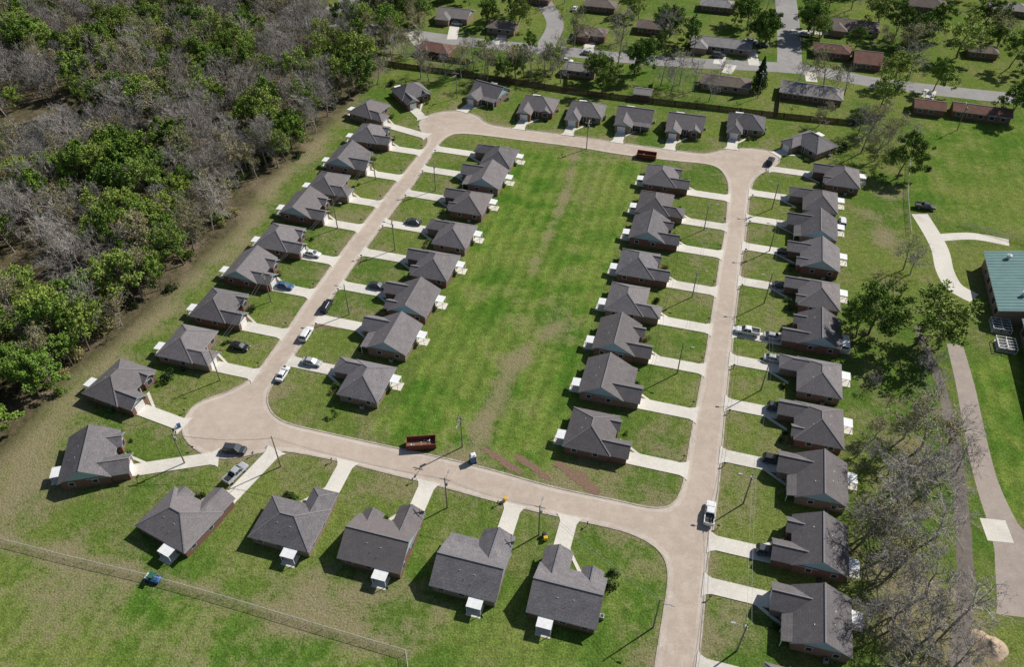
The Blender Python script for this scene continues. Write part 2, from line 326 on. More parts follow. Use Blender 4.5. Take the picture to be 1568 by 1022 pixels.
# ------------------------------------------------------------------ houses
PITCH=.58;T=.16
def gable(mb,sd,x0,x1,y0,y1,axis,zw=2.6,oh=.45,p=PITCH,tri=(1,1),cap=True,dz=0):
    X0,X1,Y0,Y1=x0-oh,x1+oh,y0-oh,y1+oh; ze=zw+T-p*oh+dz
    rf=M['_roof']; fa=M['fascia']
    if axis=='x':
        c=(Y0+Y1)/2; zr=ze+p*(Y1-Y0)/2
        mb.slab([(X0,Y0,ze),(X1,Y0,ze),(X1,c,zr),(X0,c,zr)],T,rf,fa); mb.slab([(X1,Y1,ze),(X0,Y1,ze),(X0,c,zr),(X1,c,zr)],T,rf,fa)
        for k,xx in((0,x0),(1,x1)):
            if tri[k]: sd.poly([(xx,y0,zw),(xx,y1,zw),(xx,c,zr-T)],M['siding'])
        if cap: mb.beam((X0,c,zr+.02),(X1,c,zr+.02),.3,M['cap'],.06)
    else:
        c=(X0+X1)/2; zr=ze+p*(X1-X0)/2
        mb.slab([(X0,Y1,ze),(X0,Y0,ze),(c,Y0,zr),(c,Y1,zr)],T,rf,fa); mb.slab([(X1,Y0,ze),(X1,Y1,ze),(c,Y1,zr),(c,Y0,zr)],T,rf,fa)
        for k,yy in((0,y0),(1,y1)):
            if tri[k]: sd.poly([(x0,yy,zw),(x1,yy,zw),(c,yy,zr-T)],M['siding'])
        if cap: mb.beam((c,Y0,zr+.02),(c,Y1,zr+.02),.3,M['cap'],.06)
    return zr
def hip(mb,x0,x1,y0,y1,zw=2.6,oh=.45,p=PITCH,dz=0):
    X0,X1,Y0,Y1=x0-oh,x1+oh,y0-oh,y1+oh; ze=zw+T-p*oh+dz; w=X1-X0;d=Y1-Y0; rf=M['_roof']
    a,b,c,e=(X0,Y0,ze),(X1,Y0,ze),(X1,Y1,ze),(X0,Y1,ze)
    if w>=d: h=d/2; r0=(X0+h,Y0+h,ze+p*h); r1=(X1-h,Y0+h,ze+p*h); F=[[a,b,r1,r0],[b,c,r1],[c,e,r0,r1],[e,a,r0]]
    else: h=w/2; r0=(X0+h,Y0+h,ze+p*h); r1=(X0+h,Y1-h,ze+p*h); F=[[a,b,r0],[b,c,r1,r0],[c,e,r1],[e,a,r0,r1]]
    for f in F: mb.poly(f,rf)
    P=[a,b,c,e]; 
    for k in range(4):
        q,r=P[k],P[(k+1)%4]; mb.poly([q,(q[0],q[1],q[2]-T),(r[0],r[1],r[2]-T),r],M['fascia'])
    mb.poly([(q[0],q[1],q[2]-T) for q in P],M['fascia'])
    for q in P: mb.beam(q,r0 if (Vector(q)-Vector(r0)).length<(Vector(q)-Vector(r1)).length else r1,.26,M['cap'],.05)
    mb.beam(r0,r1,.28,M['cap'],.06)
def window(mb,cx,cy,z0,w,h,nx_,ny_):
    t=.04
    if ny_: 
        s=ny_; mb.box(cx-w/2-.08,cx+w/2+.08,min(cy,cy+s*t),max(cy,cy+s*t),z0-.08,z0+h+.08,M['white']); mb.box(cx-w/2,cx+w/2,min(cy+s*t,cy+s*(t+.02)),max(cy+s*t,cy+s*(t+.02)),z0,z0+h,M['glass'])
    else:
        s=nx_; mb.box(min(cx,cx+s*t),max(cx,cx+s*t),cy-w/2-.08,cy+w/2+.08,z0-.08,z0+h+.08,M['white']); mb.box(min(cx+s*t,cx+s*(t+.02)),max(cx+s*t,cx+s*(t+.02)),cy-w/2,cy+w/2,z0,z0+h,M['glass'])
def house_type(kind,g,roofm,brickm):
    M['_roof']=roofm
    rf=MB(g);sd=MB(g);wl=MB(g);wn=MB(g);ga=MB(g);pa=MB(g);vt=MB(g);fd=MB(g)
    W=6.0; B=-6.0; F=3.4 if kind!='B' else 3.0; FW=7.0
    gx0,gx1=1.2,5.75
    wl.box(-W,W,B,F,0,2.6,brickm); wl.box(gx0,gx1,F,FW,0,2.6,brickm)
    if kind=='A':
        gable(rf,sd,-W,W,B,F,'x'); gable(rf,sd,gx0,gx1,-.5,FW,'y',tri=(0,1),dz=.01)
        wl.box(-5.2,-1.9,F,F+1.1,0,2.6,brickm); gable(rf,sd,-5.2,-1.9,0,F+1.1,'y',tri=(0,1),dz=.012)
    elif kind=='B':
        hip(rf,-W,W,B,F); hip(rf,gx0,gx1,-2.2,FW,dz=.012)
    elif kind=='C':
        hip(rf,-W,W,B,F); gable(rf,sd,gx0,gx1,-.8,FW,'y',tri=(0,1),dz=.012)
        gable(rf,sd,-5.0,-2.0,-.3,F+.6,'y',tri=(0,1),dz=.014); wl.box(-5.0,-2.0,F,F+.6,0,2.6,brickm)
    else:
        gable(rf,sd,-W,W,B,F,'x'); gable(rf,sd,.2,gx1,-2.0,FW,'y',tri=(0,1),dz=.01); wl.box(.2,gx0,F,FW-.02,0,2.6,brickm)
        rf.slab([(-W-.2,F+1.9,2.32),(-W-.2,F+.1,2.72),(.2,F+.1,2.72),(.2,F+1.9,2.32)],.12,M['_roof'],M['fascia'])
        for px in(-5.9,-3,-.2): wl.box(px-.07,px+.07,F+1.6,F+1.74,0,2.3,M['white'])
    ga.box((gx0+gx1)/2-1.35,(gx0+gx1)/2+1.35,FW,FW+.05,0,2.15,M['white'])
    for k in range(1,4): ga.box((gx0+gx1)/2-1.33,(gx0+gx1)/2+1.33,FW+.05,FW+.06,k*.53,k*.53+.03,M['metal'])
    fd.box(-.9,.1,F,F+.06,0,2.1,M['white']); fd.box(-.75,-.05,F+.06,F+.08,.1,2.0,M['dark'])
    wy={'A':F+1.1,'B':F,'C':F+.6,'D':F}[kind]
    window(wn,-3.55,wy,.8,1.5,1.3,0,1)
    for xx in(-4.3,-.3): window(wn,xx,B,1.0,1.2,1.1,0,-1)
    for s in(-1,1):
        for yy in(-4,.5): window(wn,s*W,yy,1.0,1.0,1.0,s,0)
    wn.box(2.1,3.0,B-.05,B,.05,2.1,M['white'])
    pa.box(1.3,4.1,B-2.9,B-.2,.0,.06,M['conc'])
    pa.slab([(1.3,B-2.4,2.24),(4.1,B-2.4,2.24),(4.1,B+.05,2.36),(1.3,B+.05,2.36)],.1,M['white'],M['white'])
    for px in(1.4,4.0): pa.box(px-.05,px+.05,B-2.3,B-2.2,.06,2.16,M['white'])
    zr=2.6+PITCH*(F-B)/2
    def rz(yy): c=(B+F)/2; return zr-PITCH*abs(yy-c)
    for (vx,vy) in((-1.5,-3.0),(1.4,-3.2),(-2.6,.2)): 
        z=rz(vy); vt.box(vx-.17,vx+.17,vy-.17,vy+.17,z-.2,z+.14,M['metal'])
    for (vx,vy) in((-.3,-4.3),(1.2,-4.8)): z=rz(vy); vt.beam((vx,vy,z-.1),(vx,vy,z+.4),.1,M['metal'],n=6)
    vt.box(-W-1.2,-W-.4,-3,-2.2,0,.8,M['metal']); vt.box(-W-1.05,-W-.55,-2.85,-2.35,.8,.84,M['dark'])
    P=dict(walls=wl,roof=rf,gable_siding=sd,windows=wn,garage_door=ga,front_door=fd,patio_cover=pa,roof_vents=vt)
    return {k:v.build('house_'+k) for k,v in P.items() if v.v}
HT={(k,g):house_type(k,g,M['roof'],M['brick'] if k in'AC' else M['brickt']) for k in'ABCD' for g in(1,-1)}
def empty(name,loc,rz=0):
    e=bpy.data.objects.new(name,None); e.location=(loc[0],loc[1],0); e.rotation_euler=(0,0,rz); e.empty_display_size=.5; return link(e)
HOUSES=[]
def place_house(px,py,f,kind,g=1,sx=.86,sy=.97):
    l=math.hypot(*f); f=(f[0]/l,f[1]/l); c=G(px,py,3.0); c=(c[0]-f[0]*.3,c[1]-f[1]*.3); rz=math.atan2(-f[0],f[1])
    e=empty('brick_house',c,rz); e.scale=(sx,sy,.98)
    for k,me in HT[(kind,g)].items():
        o=bpy.data.objects.new(k,me); o.parent=e; link(o)
    HOUSES.append((c,8.5)); r=(f[1],-f[0])
    gx=3.45*g*sx
    a=(c[0]+r[0]*gx+f[0]*6.8,c[1]+r[1]*gx+f[1]*6.8); d=0
    while d<26 and not inroad(a[0]+f[0]*d,a[1]+f[1]*d): d+=.25
    if d<26:
        d+=.35; mb=MB(); prof=[(0,1.6),(d-1.6,1.6),(d-.6,2.0),(d,2.6)]
        for (d0,w0),(d1,w1) in zip(prof[:-1],prof[1:]):
            def q(dd,ww): return (a[0]+f[0]*dd+r[0]*ww,a[1]+f[1]*dd+r[1]*ww,.125)
            mb.slab([q(d0,w0),q(d1,w1),q(d1,-w1),q(d0,-w0)][::-1],.12,M['conc'],M['conc'])
        def p2(xx,yy): return (c[0]+r[0]*xx+f[0]*yy,c[1]+r[1]*xx+f[1]*yy,.10)
        mb.slab([p2(-.9*g*sx,4.6),p2(gx-1.6*g,8.2),p2(gx-1.6*g,9.2),p2(-1.8*g*sx,4.6)],.09,M['conc'],M['conc'])
        add('driveway',mb.build('driveway'))
    return c,f,r
E_=EE; W_=(-EE[0],-EE[1]); N_=NN; S_=(-NN[0],-NN[1])
def toward(a,b): p,q=G(*a),G(*b); return (q[0]-p[0],q[1]-p[1])
hl=[]
for i,(a,b,k) in enumerate([(573,203,'C'),(538,240,'D'),(510,279,'B'),(472,313,'A'),(436,362,'C'),(390,408,'A'),(343,466,'C'),(296,525,'B')]): hl.append((a,b,E_,k,1))
for a,b,k in[(757,236,'B'),(739,268,'D'),(713,306,'C'),(687,355,'B'),(658,402,'C'),(625,455,'A'),(594,510,'D'),(550,578,'B')]: hl.append((a,b,W_,k,1))
for a,b,k in[(1022,268,'C'),(1013,310,'B'),(1004,350,'A'),(987,403,'C'),(972,457,'B'),(956,515,'A'),(938,580,'D'),(918,660,'C')]: hl.append((a,b,E_,k,1))
for a,b,k,g in[(1282,267,'C',1),(1247,304,'B',1),(1245,345,'D',1),(1247,390,'A',1),(1245,446,'C',1),(1245,503,'A',-1),(1243,573,'B',1),(1243,645,'C',1),(1246,730,'D',1),(1243,830,'A',-1),(1244,945,'D',1),(1240,1080,'B',1)]: hl.append((a,b,W_,k,g))
for a,b,k in[(824,160,'C'),(897,169,'B'),(972,178,'D'),(1050,188,'A'),(1143,188,'B')]: hl.append((a,b,S_,k,1,.93))
for a,b,k,g in[(450,787,'B',1),(585,818,'A',1),(725,858,'D',1),(872,897,'A',-1)]: hl.append((a,b,N_,k,g,.95))
hl+=[(283,783,(NN[0]+.25,NN[1]),'C',1,.97),(148,695,toward((148,695),(330,668)),'A',1,.95),(190,585,toward((190,585),(300,625)),'C',1,.92),(572,166,toward((572,166),(660,190)),'B',1),(632,140,toward((632,140),(672,178)),'C',1),(747,140,toward((747,140),(705,172)),'D',1),(1240,217,toward((1240,217),(1170,243)),'B',1,.93)]
HP=[]
for h in hl: HP.append(place_house(*h))
def ranch(px,py,L,D,rz,roofm,wall,kind='hip',wing=0):
    L*=.92; D*=.92
    M['_roof']=roofm; rf=MB();sd=MB();wl=MB();wn=MB(); a=L/2;b=D/2
    wl.box(-a,a,-b,b,0,2.6,wall)
    if kind=='hip': hip(rf,-a,a,-b,b,p=.4)
    else: gable(rf,sd,-a,a,-b,b,'x',p=.4)
    if wing: wl.box(-a+.5,-a+6,-b-wing,-b,0,2.6,wall); hip(rf,-a+.5,-a+6,-b-wing,b-1.5,p=.4,dz=.012) 
    for k in range(int(L//3.4)):
        xx=-a+1.7+k*3.4
        if wing and xx<-a+6.5: continue
        window(wn,xx,-b,.9,1.4,1.2,0,-1); window(wn,xx,b,.9,1.4,1.2,0,1)
    c=G(px,py,2.5); e=empty('brick_house',c,rz)
    for n_,m_ in(('walls',wl),('roof',rf),('gable_siding',sd),('windows',wn)):
        if m_.v: o=bpy.data.objects.new(n_,m_.build('ranch_'+n_)); o.parent=e; link(o)
    HOUSES.append((c,max(L,D)/2+1.5))
ta=-AZ
for r in[(697,20,14,10,ta,'roofgrey','brickt','gable',3),(668,72,14,8,ta-.1,'roofred','brick','hip',0),(905,48,13,8,ta,'roofbrn','brick','hip',2),(1105,65,24,9,ta,'roofgrey','brickt','hip',3),(1308,38,20,10,ta,'roofbrn','brickt','hip',3),(1275,74,14,8,ta,'roofred','brick','hip',0),(1328,88,10,12,ta,'roofred','brick','gable',0),(1112,124,18,8,ta,'roofbrn','brickt','hip',0),(1243,138,22,10,ta-.05,'roofgrey','brick','hip',0),(1423,160,10,7,ta,'roofred','brick','gable',0),(1503,168,19,7,ta-.03,'roofred','brick','gable',0),(507,62,14,8,ta,'roofred','brickt','hip',0),(890,103,12,7,ta,'roofgrey','brickt','gable',0),(820,-8,14,9,ta,'roofgrey','brick','hip',0),(1000,38,13,8,ta,'roofbrn','brick','hip',0),(590,-12,15,9,ta,'roofbrn','brick','hip',0),(770,38,12,8,ta,'roofbrn','brickt','hip',0),(1420,5,16,9,ta,'roofbrn','brick','hip',0),(1545,10,16,9,ta,'roofgrey','brick','hip',0),(1505,75,11,7,ta,'roofbrn','brick','hip',0),(985,140,6,5,ta,'roofgrey','brickt','gable',0),(1100,5,15,8,ta,'roofgrey','brick','hip',0),(920,5,14,8,ta,'roofbrn','brick','hip',0)]:
    ranch(r[0],r[1],r[2],r[3],r[4],M[r[5]],M[r[6]],r[7],r[8])
# ------------------------------------------------------------------ school with teal roof
def school():
    c=G(1529,476,4.2); mb=MB();wl=MB();wn=MB();vt=MB(); rz=math.atan2(-NN[0],NN[1]); t=M['teal']
    L=G(1500,384,4.2); Ln=math.hypot(L[0]-c[0],L[1]-c[1])
    def blk(x0,x1,y0,y1,zw,p):
        wl.box(x0+.8,x1-.8,y0+.8,y1-.8,0,zw,M['brickt']); xc=(x0+x1)/2; zr=zw+p*(x1-x0)/2
        mb.slab([(x0,y1,zw),(x0,y0,zw),(xc,y0,zr),(xc,y1,zr)],.25,t,M['white']); mb.slab([(x1,y0,zw),(x1,y1,zw),(xc,y1,zr),(xc,y0,zr)],.25,t,M['white'])
        for yy in(y0+.8,y1-.8): wl.poly([(x0+.8,yy,zw-.05),(x1-.8,yy,zw-.05),(xc,yy,zr-.3)],M['brickt'])
        k=y0+.6
        while k<y1:
            for s in(-1,1):
                xa=x0 if s<0 else x1; mb.beam((xa,k,zw+.03),(xc,k,zr+.03),.07,t,.07)
            k+=1.2
    blk(0,34,0,Ln,4.2,.22); blk(5.0,36,-46,-1,4.0,.16)
    for k in range(12): window(wn,5.8,-4-k*3.4,1,1.8,1.6,-1,0)
    for k in range(5): window(wn,.8,3+k*4,1,1.8,1.6,-1,0)
    for (vx,vy) in((5,Ln-3),(9,Ln-8),(6,6)): z=4.2+.22*vx; vt.beam((vx,vy,z-.2),(vx,vy,z+.9),1.0,M['white'],n=8); vt.beam((vx,vy,z+.9),(vx,vy,z+1.2),1.3,M['white'],n=8,w2=.2)
    e=empty('school_building',c,rz)
    for n_,m_ in(('roof',mb),('walls',wl),('windows',wn),('roof_vents',vt)):
        o=bpy.data.objects.new(n_,m_.build('school_'+n_)); o.parent=e; link(o)
    return rz
srz=school()
def ac_units(px,py):
    mb=MB(); mb.box(-2,2,-2,2,0,.1,M['conc'])
    for i in range(2):
        for j in range(3): 
            x0=-1.7+i*1.8; y0=-1.8+j*1.25; mb.box(x0,x0+1.5,y0,y0+1.0,.1,1.1,M['metal']); mb.box(x0+.2,x0+1.3,y0+.15,y0+.85,1.1,1.15,M['dark'])
    for k in range(5): mb.box(-2.1,2.1,-2+k*1.0-.05,-2+k*1.0+.05,1.4,1.5,M['white'])
    for xx in(-2.1,0,2.0): mb.box(xx,xx+.1,-2.1,2.1,1.5,1.6,M['white'])
    for xx in(-2.1,2.0):
        for yy in(-2.1,2.0): mb.box(xx,xx+.1,yy,yy+.1,0,1.4,M['white'])
    add('air_conditioner',mb.build('air_conditioner'),(*G(px,py),0),srz)
ac_units(1530,503); ac_units(1538,532)
# ------------------------------------------------------------------ fences
def wood_fence(pts,h=1.85):
    mb=MB()
    P=crom(PX(pts),3,False)
    for a,b in zip(P[:-1],P[1:]):
        d=math.hypot(b[0]-a[0],b[1]-a[1]); n=max(1,int(d/.45)); 
        for k in range(n):
            t0=k/n;t1=(k+.9)/n; z=h+R.uniform(-.06,.06)
            mb.beam((a[0]+(b[0]-a[0])*t0,a[1]+(b[1]-a[1])*t0,z/2),(a[0]+(b[0]-a[0])*t1,a[1]+(b[1]-a[1])*t1,z/2),.03,M['fencew'],z)
        mb.beam((*a,h*.75),(*b,h*.75),.12,M['fencew'],.1)
        mb.beam((*a,0),(*a,h+.1),.14,M['fencew'])
    add('wooden_fence',mb.build('wooden_fence',recalc=False))
wood_fence([(590,100),(640,107),(700,115),(800,130),(900,146),(1000,158),(1100,169),(1200,181),(1310,192)])
wood_fence([(640,88),(720,98)]); wood_fence([(870,118),(868,138)]); wood_fence([(1000,128),(995,155)]); wood_fence([(1195,135),(1190,178)])
t=NT('chain_link'); p=t.pos(); 
v=t.noise(p,9,2); t.b.inputs['Base Color'].default_value=(.5,.5,.48,1); t.l(t.ramp(v,.3,.7,.08,.34),t.b.inputs['Alpha']); M['link']=t.m
M['galv']=simple('galvanised_rail',(.60,.60,.58),(.48,.48,.46),2,.5,.3)
def chain_fence(pts,h=1.4):
    mb=MB(); P=PX(pts); Q=[]
    for a,b in zip(P[:-1],P[1:]):
        d=math.hypot(b[0]-a[0],b[1]-a[1]); n=max(1,int(d/3))
        Q+=[(a[0]+(b[0]-a[0])*k/n,a[1]+(b[1]-a[1])*k/n) for k in range(n)]
    Q.append(P[-1])
    for q in Q: mb.beam((*q,0),(*q,h+.05),.08,M['galv'],n=6)
    for a,b in zip(Q[:-1],Q[1:]):
        mb.beam((*a,h),(*b,h),.08,M['galv'],n=6); mb.poly([(*a,.03),(*b,.03),(*b,h-.03),(*a,h-.03)],M['link'])
    add('chain_link_fence',mb.build('chain_link_fence',recalc=False))
chain_fence([(-60,813),(0,830),(100,856),(230,887),(340,918),(470,957),(622,1002),(630,1060)])
chain_fence([(1470,345),(1568,374),(1650,395)]); chain_fence([(1392,250),(1388,300),(1393,360)]); chain_fence([(1310,192),(1390,250)])
# ------------------------------------------------------------------ utility poles & wires
def pole_mesh(kind):
    mb=MB(); H=9.5
    mb.beam((0,0,-.2),(0,0,H),.32,M['wood'],n=8,w2=.2)
    if kind==0:
        mb.beam((-1.0,0,H-.6),(1.0,0,H-.6),.12,M['wood'])
        for xx in(-.9,-.4,.4,.9): mb.beam((xx,0,H-.5),(xx,0,H-.3),.09,M['white'],n=6)
        mb.beam((.3,0,H-2.2),(.3,0,H-1.3),.45,M['metal'],n=10)
    mb.beam((0,0,H-1.4),(0,1.9,H-.7),.1,M['metal'],n=6); mb.beam((0,1.8,H-.75),(0,2.5,H-.75),.3,M['metal'],.16)
    mb.beam((0,1.9,H-.87),(0,2.45,H-.87),.2,M['white'],.08)
    return mb.build('pole')
PM=[pole_mesh(0),pole_mesh(1)]
PL=[(283,710),(430,715),(685,778),(825,820),(337,583),(708,685),(1138,772),(1165,598),(1128,998),(1000,962),(535,482),(605,383),(667,292),(898,228),(1037,572),(1060,455),(1078,352),(1170,465),(1178,385),(1182,320),(415,462),(517,350),(575,275),(700,150),(1160,150),(600,95),(1345,132),(1060,95),(1465,200)]
rots=[.3,3.1,0,0,-1.3,3.1,1.6,1.6,1.6,-1.6,1.6,1.6,1.6,0,-1.6,-1.6,-1.6,1.6,1.6,1.6,-1.6,-1.6,-1.6,3.1,0,0,0,0,0]
PP=[]
for (a,b),r in zip(PL,rots):
    k=0 if R.random()<.5 else 1; g=G(a,b); PP.append(g); add('utility_pole',PM[k],(*g,0),r-AZ)
M['wire']=simple('wire',(.25,.25,.25),(.2,.2,.2),1,.5,.4)
def wire(a,b,z=9.0,off=.0):
    mb=MB(); prev=None
    for k in range(11):
        t_=k/10; p=(a[0]+(b[0]-a[0])*t_+off,a[1]+(b[1]-a[1])*t_,z-1.1*4*t_*(1-t_))
        if prev: mb.beam(prev,p,.05,M['wire'],n=3)
        prev=p
    add('power_line',mb.build('power_line'))
for i,j in[(6,8),(6,7),(7,17),(17,18),(18,19),(0,1),(1,2),(2,3),(3,9),(14,15),(15,16),(4,20),(20,21),(21,22)]: 
    wire(PP[i],PP[j]); wire(PP[i],PP[j],9.0,.7)
# ------------------------------------------------------------------ vehicles
def loft(mb,st,m):
    rings=[]
    for y_,w,z0,z1 in st:
        rings.append([(-w*.9,y_,z0),(w*.9,y_,z0),(w,y_,z0+.18),(w,y_,z1-.14),(w*.9,y_,z1-.03),(w*.5,y_,z1),(-w*.5,y_,z1),(-w*.9,y_,z1-.03),(-w,y_,z1-.14),(-w,y_,z0+.18)])
    n=10; vs=[p for r in rings for p in r]; fs=[]
    for i in range(len(rings)-1):
        for k in range(n): fs.append((i*n+k,i*n+(k+1)%n,(i+1)*n+(k+1)%n,(i+1)*n+k))
    fs+= [tuple(range(n)),tuple(range((len(rings)-1)*n,len(rings)*n))]
    mb.mesh(vs,fs,m)
def cabin(mb,b0,b1,t0,t1,zb,zt,wb,wt,pm):
    B=[(-wb,b0,zb),(wb,b0,zb),(wb,b1,zb),(-wb,b1,zb)];Tt=[(-wt,t0,zt),(wt,t0,zt),(wt,t1,zt),(-wt,t1,zt)]
    mb.mesh(B+Tt,[(0,1,5,4),(1,2,6,5),(2,3,7,6),(3,0,4,7)],M['glass'])
    for p,q in zip(B,Tt): mb.beam(p,q,.09,pm)
    for f in((.45,) if b1-b0<3 else (.35,.68)):
        for s in(-1,1): mb.beam((s*wb,b0+(b1-b0)*f,zb),(s*wt,t0+(t1-t0)*f,zt),.08,pm)
    x=wt+.02; mb.mesh([(-x,t0-.03,zt-.02),(x,t0-.03,zt-.02),(x,t1+.03,zt-.02),(-x,t1+.03,zt-.02),(-x+.12,t0+.12,zt+.06),(x-.12,t0+.12,zt+.06),(x-.12,t1-.15,zt+.06),(-x+.12,t1-.15,zt+.06)],[(0,1,5,4),(1,2,6,5),(2,3,7,6),(3,0,4,7),(4,5,6,7),(3,2,1,0)],pm)
def car_mesh(kind,col):
    pm=PAINT[col]; b=MB(); w=MB()
    if kind=='sedan':
        loft(b,[(-2.35,.72,.35,.78),(-2.22,.84,.25,.93),(-1.6,.9,.22,.98),(0,.91,.22,.95),(1.1,.9,.22,.92),(2.0,.86,.24,.80),(2.3,.74,.3,.66),(2.36,.6,.35,.58)],pm)
        cabin(b,-1.85,1.15,-1.15,.35,.92,1.42,.8,.6,pm); ax=(-1.4,1.42); L=2.33
    elif kind=='suv':
        loft(b,[(-2.4,.8,.4,.95),(-2.3,.92,.3,1.08),(-1.2,.96,.28,1.1),(.2,.96,.28,1.08),(1.2,.95,.28,1.05),(2.1,.92,.3,.98),(2.38,.84,.35,.85),(2.44,.7,.4,.7)],pm)
        cabin(b,-2.3,1.25,-2.0,.5,1.06,1.72,.88,.72,pm); ax=(-1.45,1.5); L=2.4
    else:
        loft(b,[(-2.75,.88,.45,.95),(-2.68,.95,.4,1.05),(-.8,.97,.38,1.06),(.6,.97,.38,1.08),(1.4,.96,.38,1.08),(2.4,.94,.4,1.02),(2.72,.86,.42,.9),(2.78,.7,.5,.75)],pm)
        cabin(b,-.85,1.5,-.65,.75,1.05,1.78,.88,.72,pm)
        b.box(-.78,.78,-2.6,-.95,1.055,1.075,M['dark'])
        for s in(-1,1): b.box(min(s*.8,s*.95),max(s*.8,s*.95),-2.7,-.9,1.0,1.35,pm)
        b.box(-.95,.95,-2.76,-2.66,.9,1.34,pm); ax=(-1.7,1.75); L=2.74
    for s in(-1,1):
        b.box(s*.62-.16,s*.62+.16,L-.06,L+.03,.58,.70,M['white']); b.box(s*.68-.12,s*.68+.12,-L-.03,-L+.05,.66,.8,M['rust'])
        for a in ax: w.beam((s*.68,a,.34),(s*.93,a,.34),.68,M['rubber'],n=14); w.beam((s*.9,a,.34),(s*.95,a,.34),.38,M['metal'],n=10)
        b.box(min(s*.92,s*1.08),max(s*.92,s*1.08),.85,1.0,.95,1.08,pm)
    return b.build('car_body'),w.build('car_wheels')
CM={}
def car(px,py,f,kind,col):
    if (kind,col) not in CM: CM[(kind,col)]=car_mesh(kind,col)
    b,w=CM[(kind,col)]; e=empty('parked_pickup_truck' if kind=='pickup' else 'parked_car',G(px,py,.8),math.atan2(-f[0],f[1]))
    e.location.z=.01 if inroad(*G(px,py)) else .13
    for n_,m_ in(('body',b),('wheels',w)): o=bpy.data.objects.new(n_,m_); o.parent=e; link(o)
st=toward((440,560),(520,430))
for c in[(433,572,st,'sedan','white'),(469,511,st,'suv','white'),(500,468,st,'suv','black'),(477,554,E_,'sedan','silver'),(367,530,E_,'sedan','black'),(436,437,E_,'sedan','blue'),(478,388,E_,'sedan','white'),(633,339,W_,'sedan','dark'),(578,437,E_,'sedan','dark'),(359,688,(EE[0],EE[1]+.15),'suv','dark'),(361,725,(NN[0]+.3,NN[1]),'pickup','silver'),(1087,786,NN,'pickup','white'),(1145,507,W_,'pickup','white'),(1184,515,E_,'sedan','silver'),(1180,246,(.5,1),'suv','black'),(1204,386,E_,'sedan','black'),(1197,437,E_,'sedan','dark'),(1186,705,E_,'suv','black'),(1185,549,E_,'sedan','silver'),(1192,625,E_,'suv','dark'),(1417,316,E_,'pickup','dark'),(1150,62,E_,'sedan','white'),(1168,68,E_,'sedan','dark'),(868,92,E_,'sedan','white'),(1178,846,E_,'suv','dark'),(1294,526,N_,'pickup','white'),(1290,340,N_,'suv','white'),(880,12,N_,'sedan','white'),(700,35,E_,'sedan','silver'),(900,80,E_,'sedan','silver'),(1100,84,E_,'suv','dark'),(1330,50,E_,'sedan','white'),(1232,52,E_,'sedan','silver')]: car(*c)
mb=MB(); loft(mb,[(-1.4,.6,.4,.8),(-1.3,.7,.35,.9),(1.1,.7,.35,.85),(1.4,.55,.4,.7)],M['blue'])
for s in(-1,1):
    for a in(-.9,.9): mb.beam((s*.5,a,.32),(s*.82,a,.32),.64,M['rubber'],n=12)
    mb.beam((s*.6,-.5,.85),(s*.5,-.4,1.8),.07,M['dark']); mb.beam((s*.6,.7,.8),(s*.5,.4,1.8),.07,M['dark'])
mb.box(-.6,.6,-.5,.5,1.8,1.86,M['green']); mb.box(-.55,.55,-1.3,-.6,.88,1.05,M['white']); mb.box(-.5,.5,-.3,.1,.8,1.0,M['dark'])
add('utility_vehicle',mb.build('utility_vehicle'),(*G(236,889),0),math.atan2(-EE[0],EE[1]))
# ------------------------------------------------------------------ dumpsters, toilet, bins
def dumpster(px,py,f):
    mb=MB(); L,Wd,H=3.1,1.2,1.6; m=M['rust']
    mb.box(-Wd,Wd,-L,L,.15,.25,m)
    for s in(-1,1): mb.box(min(s*Wd,s*(Wd-.08)),max(s*Wd,s*(Wd-.08)),-L+.09,L-.09,.25,H,m); mb.box(-Wd,Wd,min(s*L,s*(L-.08)),max(s*L,s*(L-.08)),.25,H,m)
    for k in range(9):
        y_=-L+.35+k*.68
        for s in(-1,1): mb.box(min(s*Wd,s*(Wd+.12)),max(s*Wd,s*(Wd+.12)),y_,y_+.12,.2,H-.05,m)
    for s in(-1,1): mb.box(s*(Wd+.03)-.1,s*(Wd+.03)+.1,-L,L,H,H+.1,m); mb.box(s*.7-.1,s*.7+.1,-L-.2,L+.1,0,.15,M['dark'])
    for k in range(16):
        x_,y_,z_=R.uniform(-.9,.9),R.uniform(-L+.4,L-.4),R.uniform(.45,.8); a=R.uniform(0,3.1); l=R.uniform(.3,.7)
        mb.beam((x_-math.cos(a)*l/2,y_-math.sin(a)*l/2,z_),(x_+math.cos(a)*l/2,y_+math.sin(a)*l/2,z_+R.uniform(-.2,.2)),.2,R.choice([M['dirt'],M['white'],M['wood'],M['metal']]),.12)
    mb.box(-1.1,1.1,-L+.1,L-.1,.25,.5,M['dirt'])
    add('roll_off_dumpster',mb.build('dumpster'),(*G(px,py,.8),0),math.atan2(-f[0],f[1]),(1,.97,1))
dumpster(645,679,(EE[0],EE[1]+.35)); dumpster(990,238,EE)
mb=MB(); mb.box(-.58,.58,-.58,.58,.1,2.15,M['blue']); mb.box(-.4,.4,.58,.62,.2,2.0,M['white']); mb.box(-.7,.7,-.7,.7,0,.1,M['dark'])
mb.mesh([(-.62,-.62,2.15),(.62,-.62,2.15),(.62,.62,2.15),(-.62,.62,2.15),(-.35,-.35,2.45),(.35,-.35,2.45),(.35,.35,2.45),(-.35,.35,2.45)],[(0,1,5,4),(1,2,6,5),(2,3,7,6),(3,0,4,7),(4,5,6,7)],M['white']); mb.beam((.4,-.4,2.1),(.4,-.4,2.7),.12,M['white'],n=6)
add('portable_toilet',mb.build('portable_toilet'),(*G(724,703,1),0),.3)
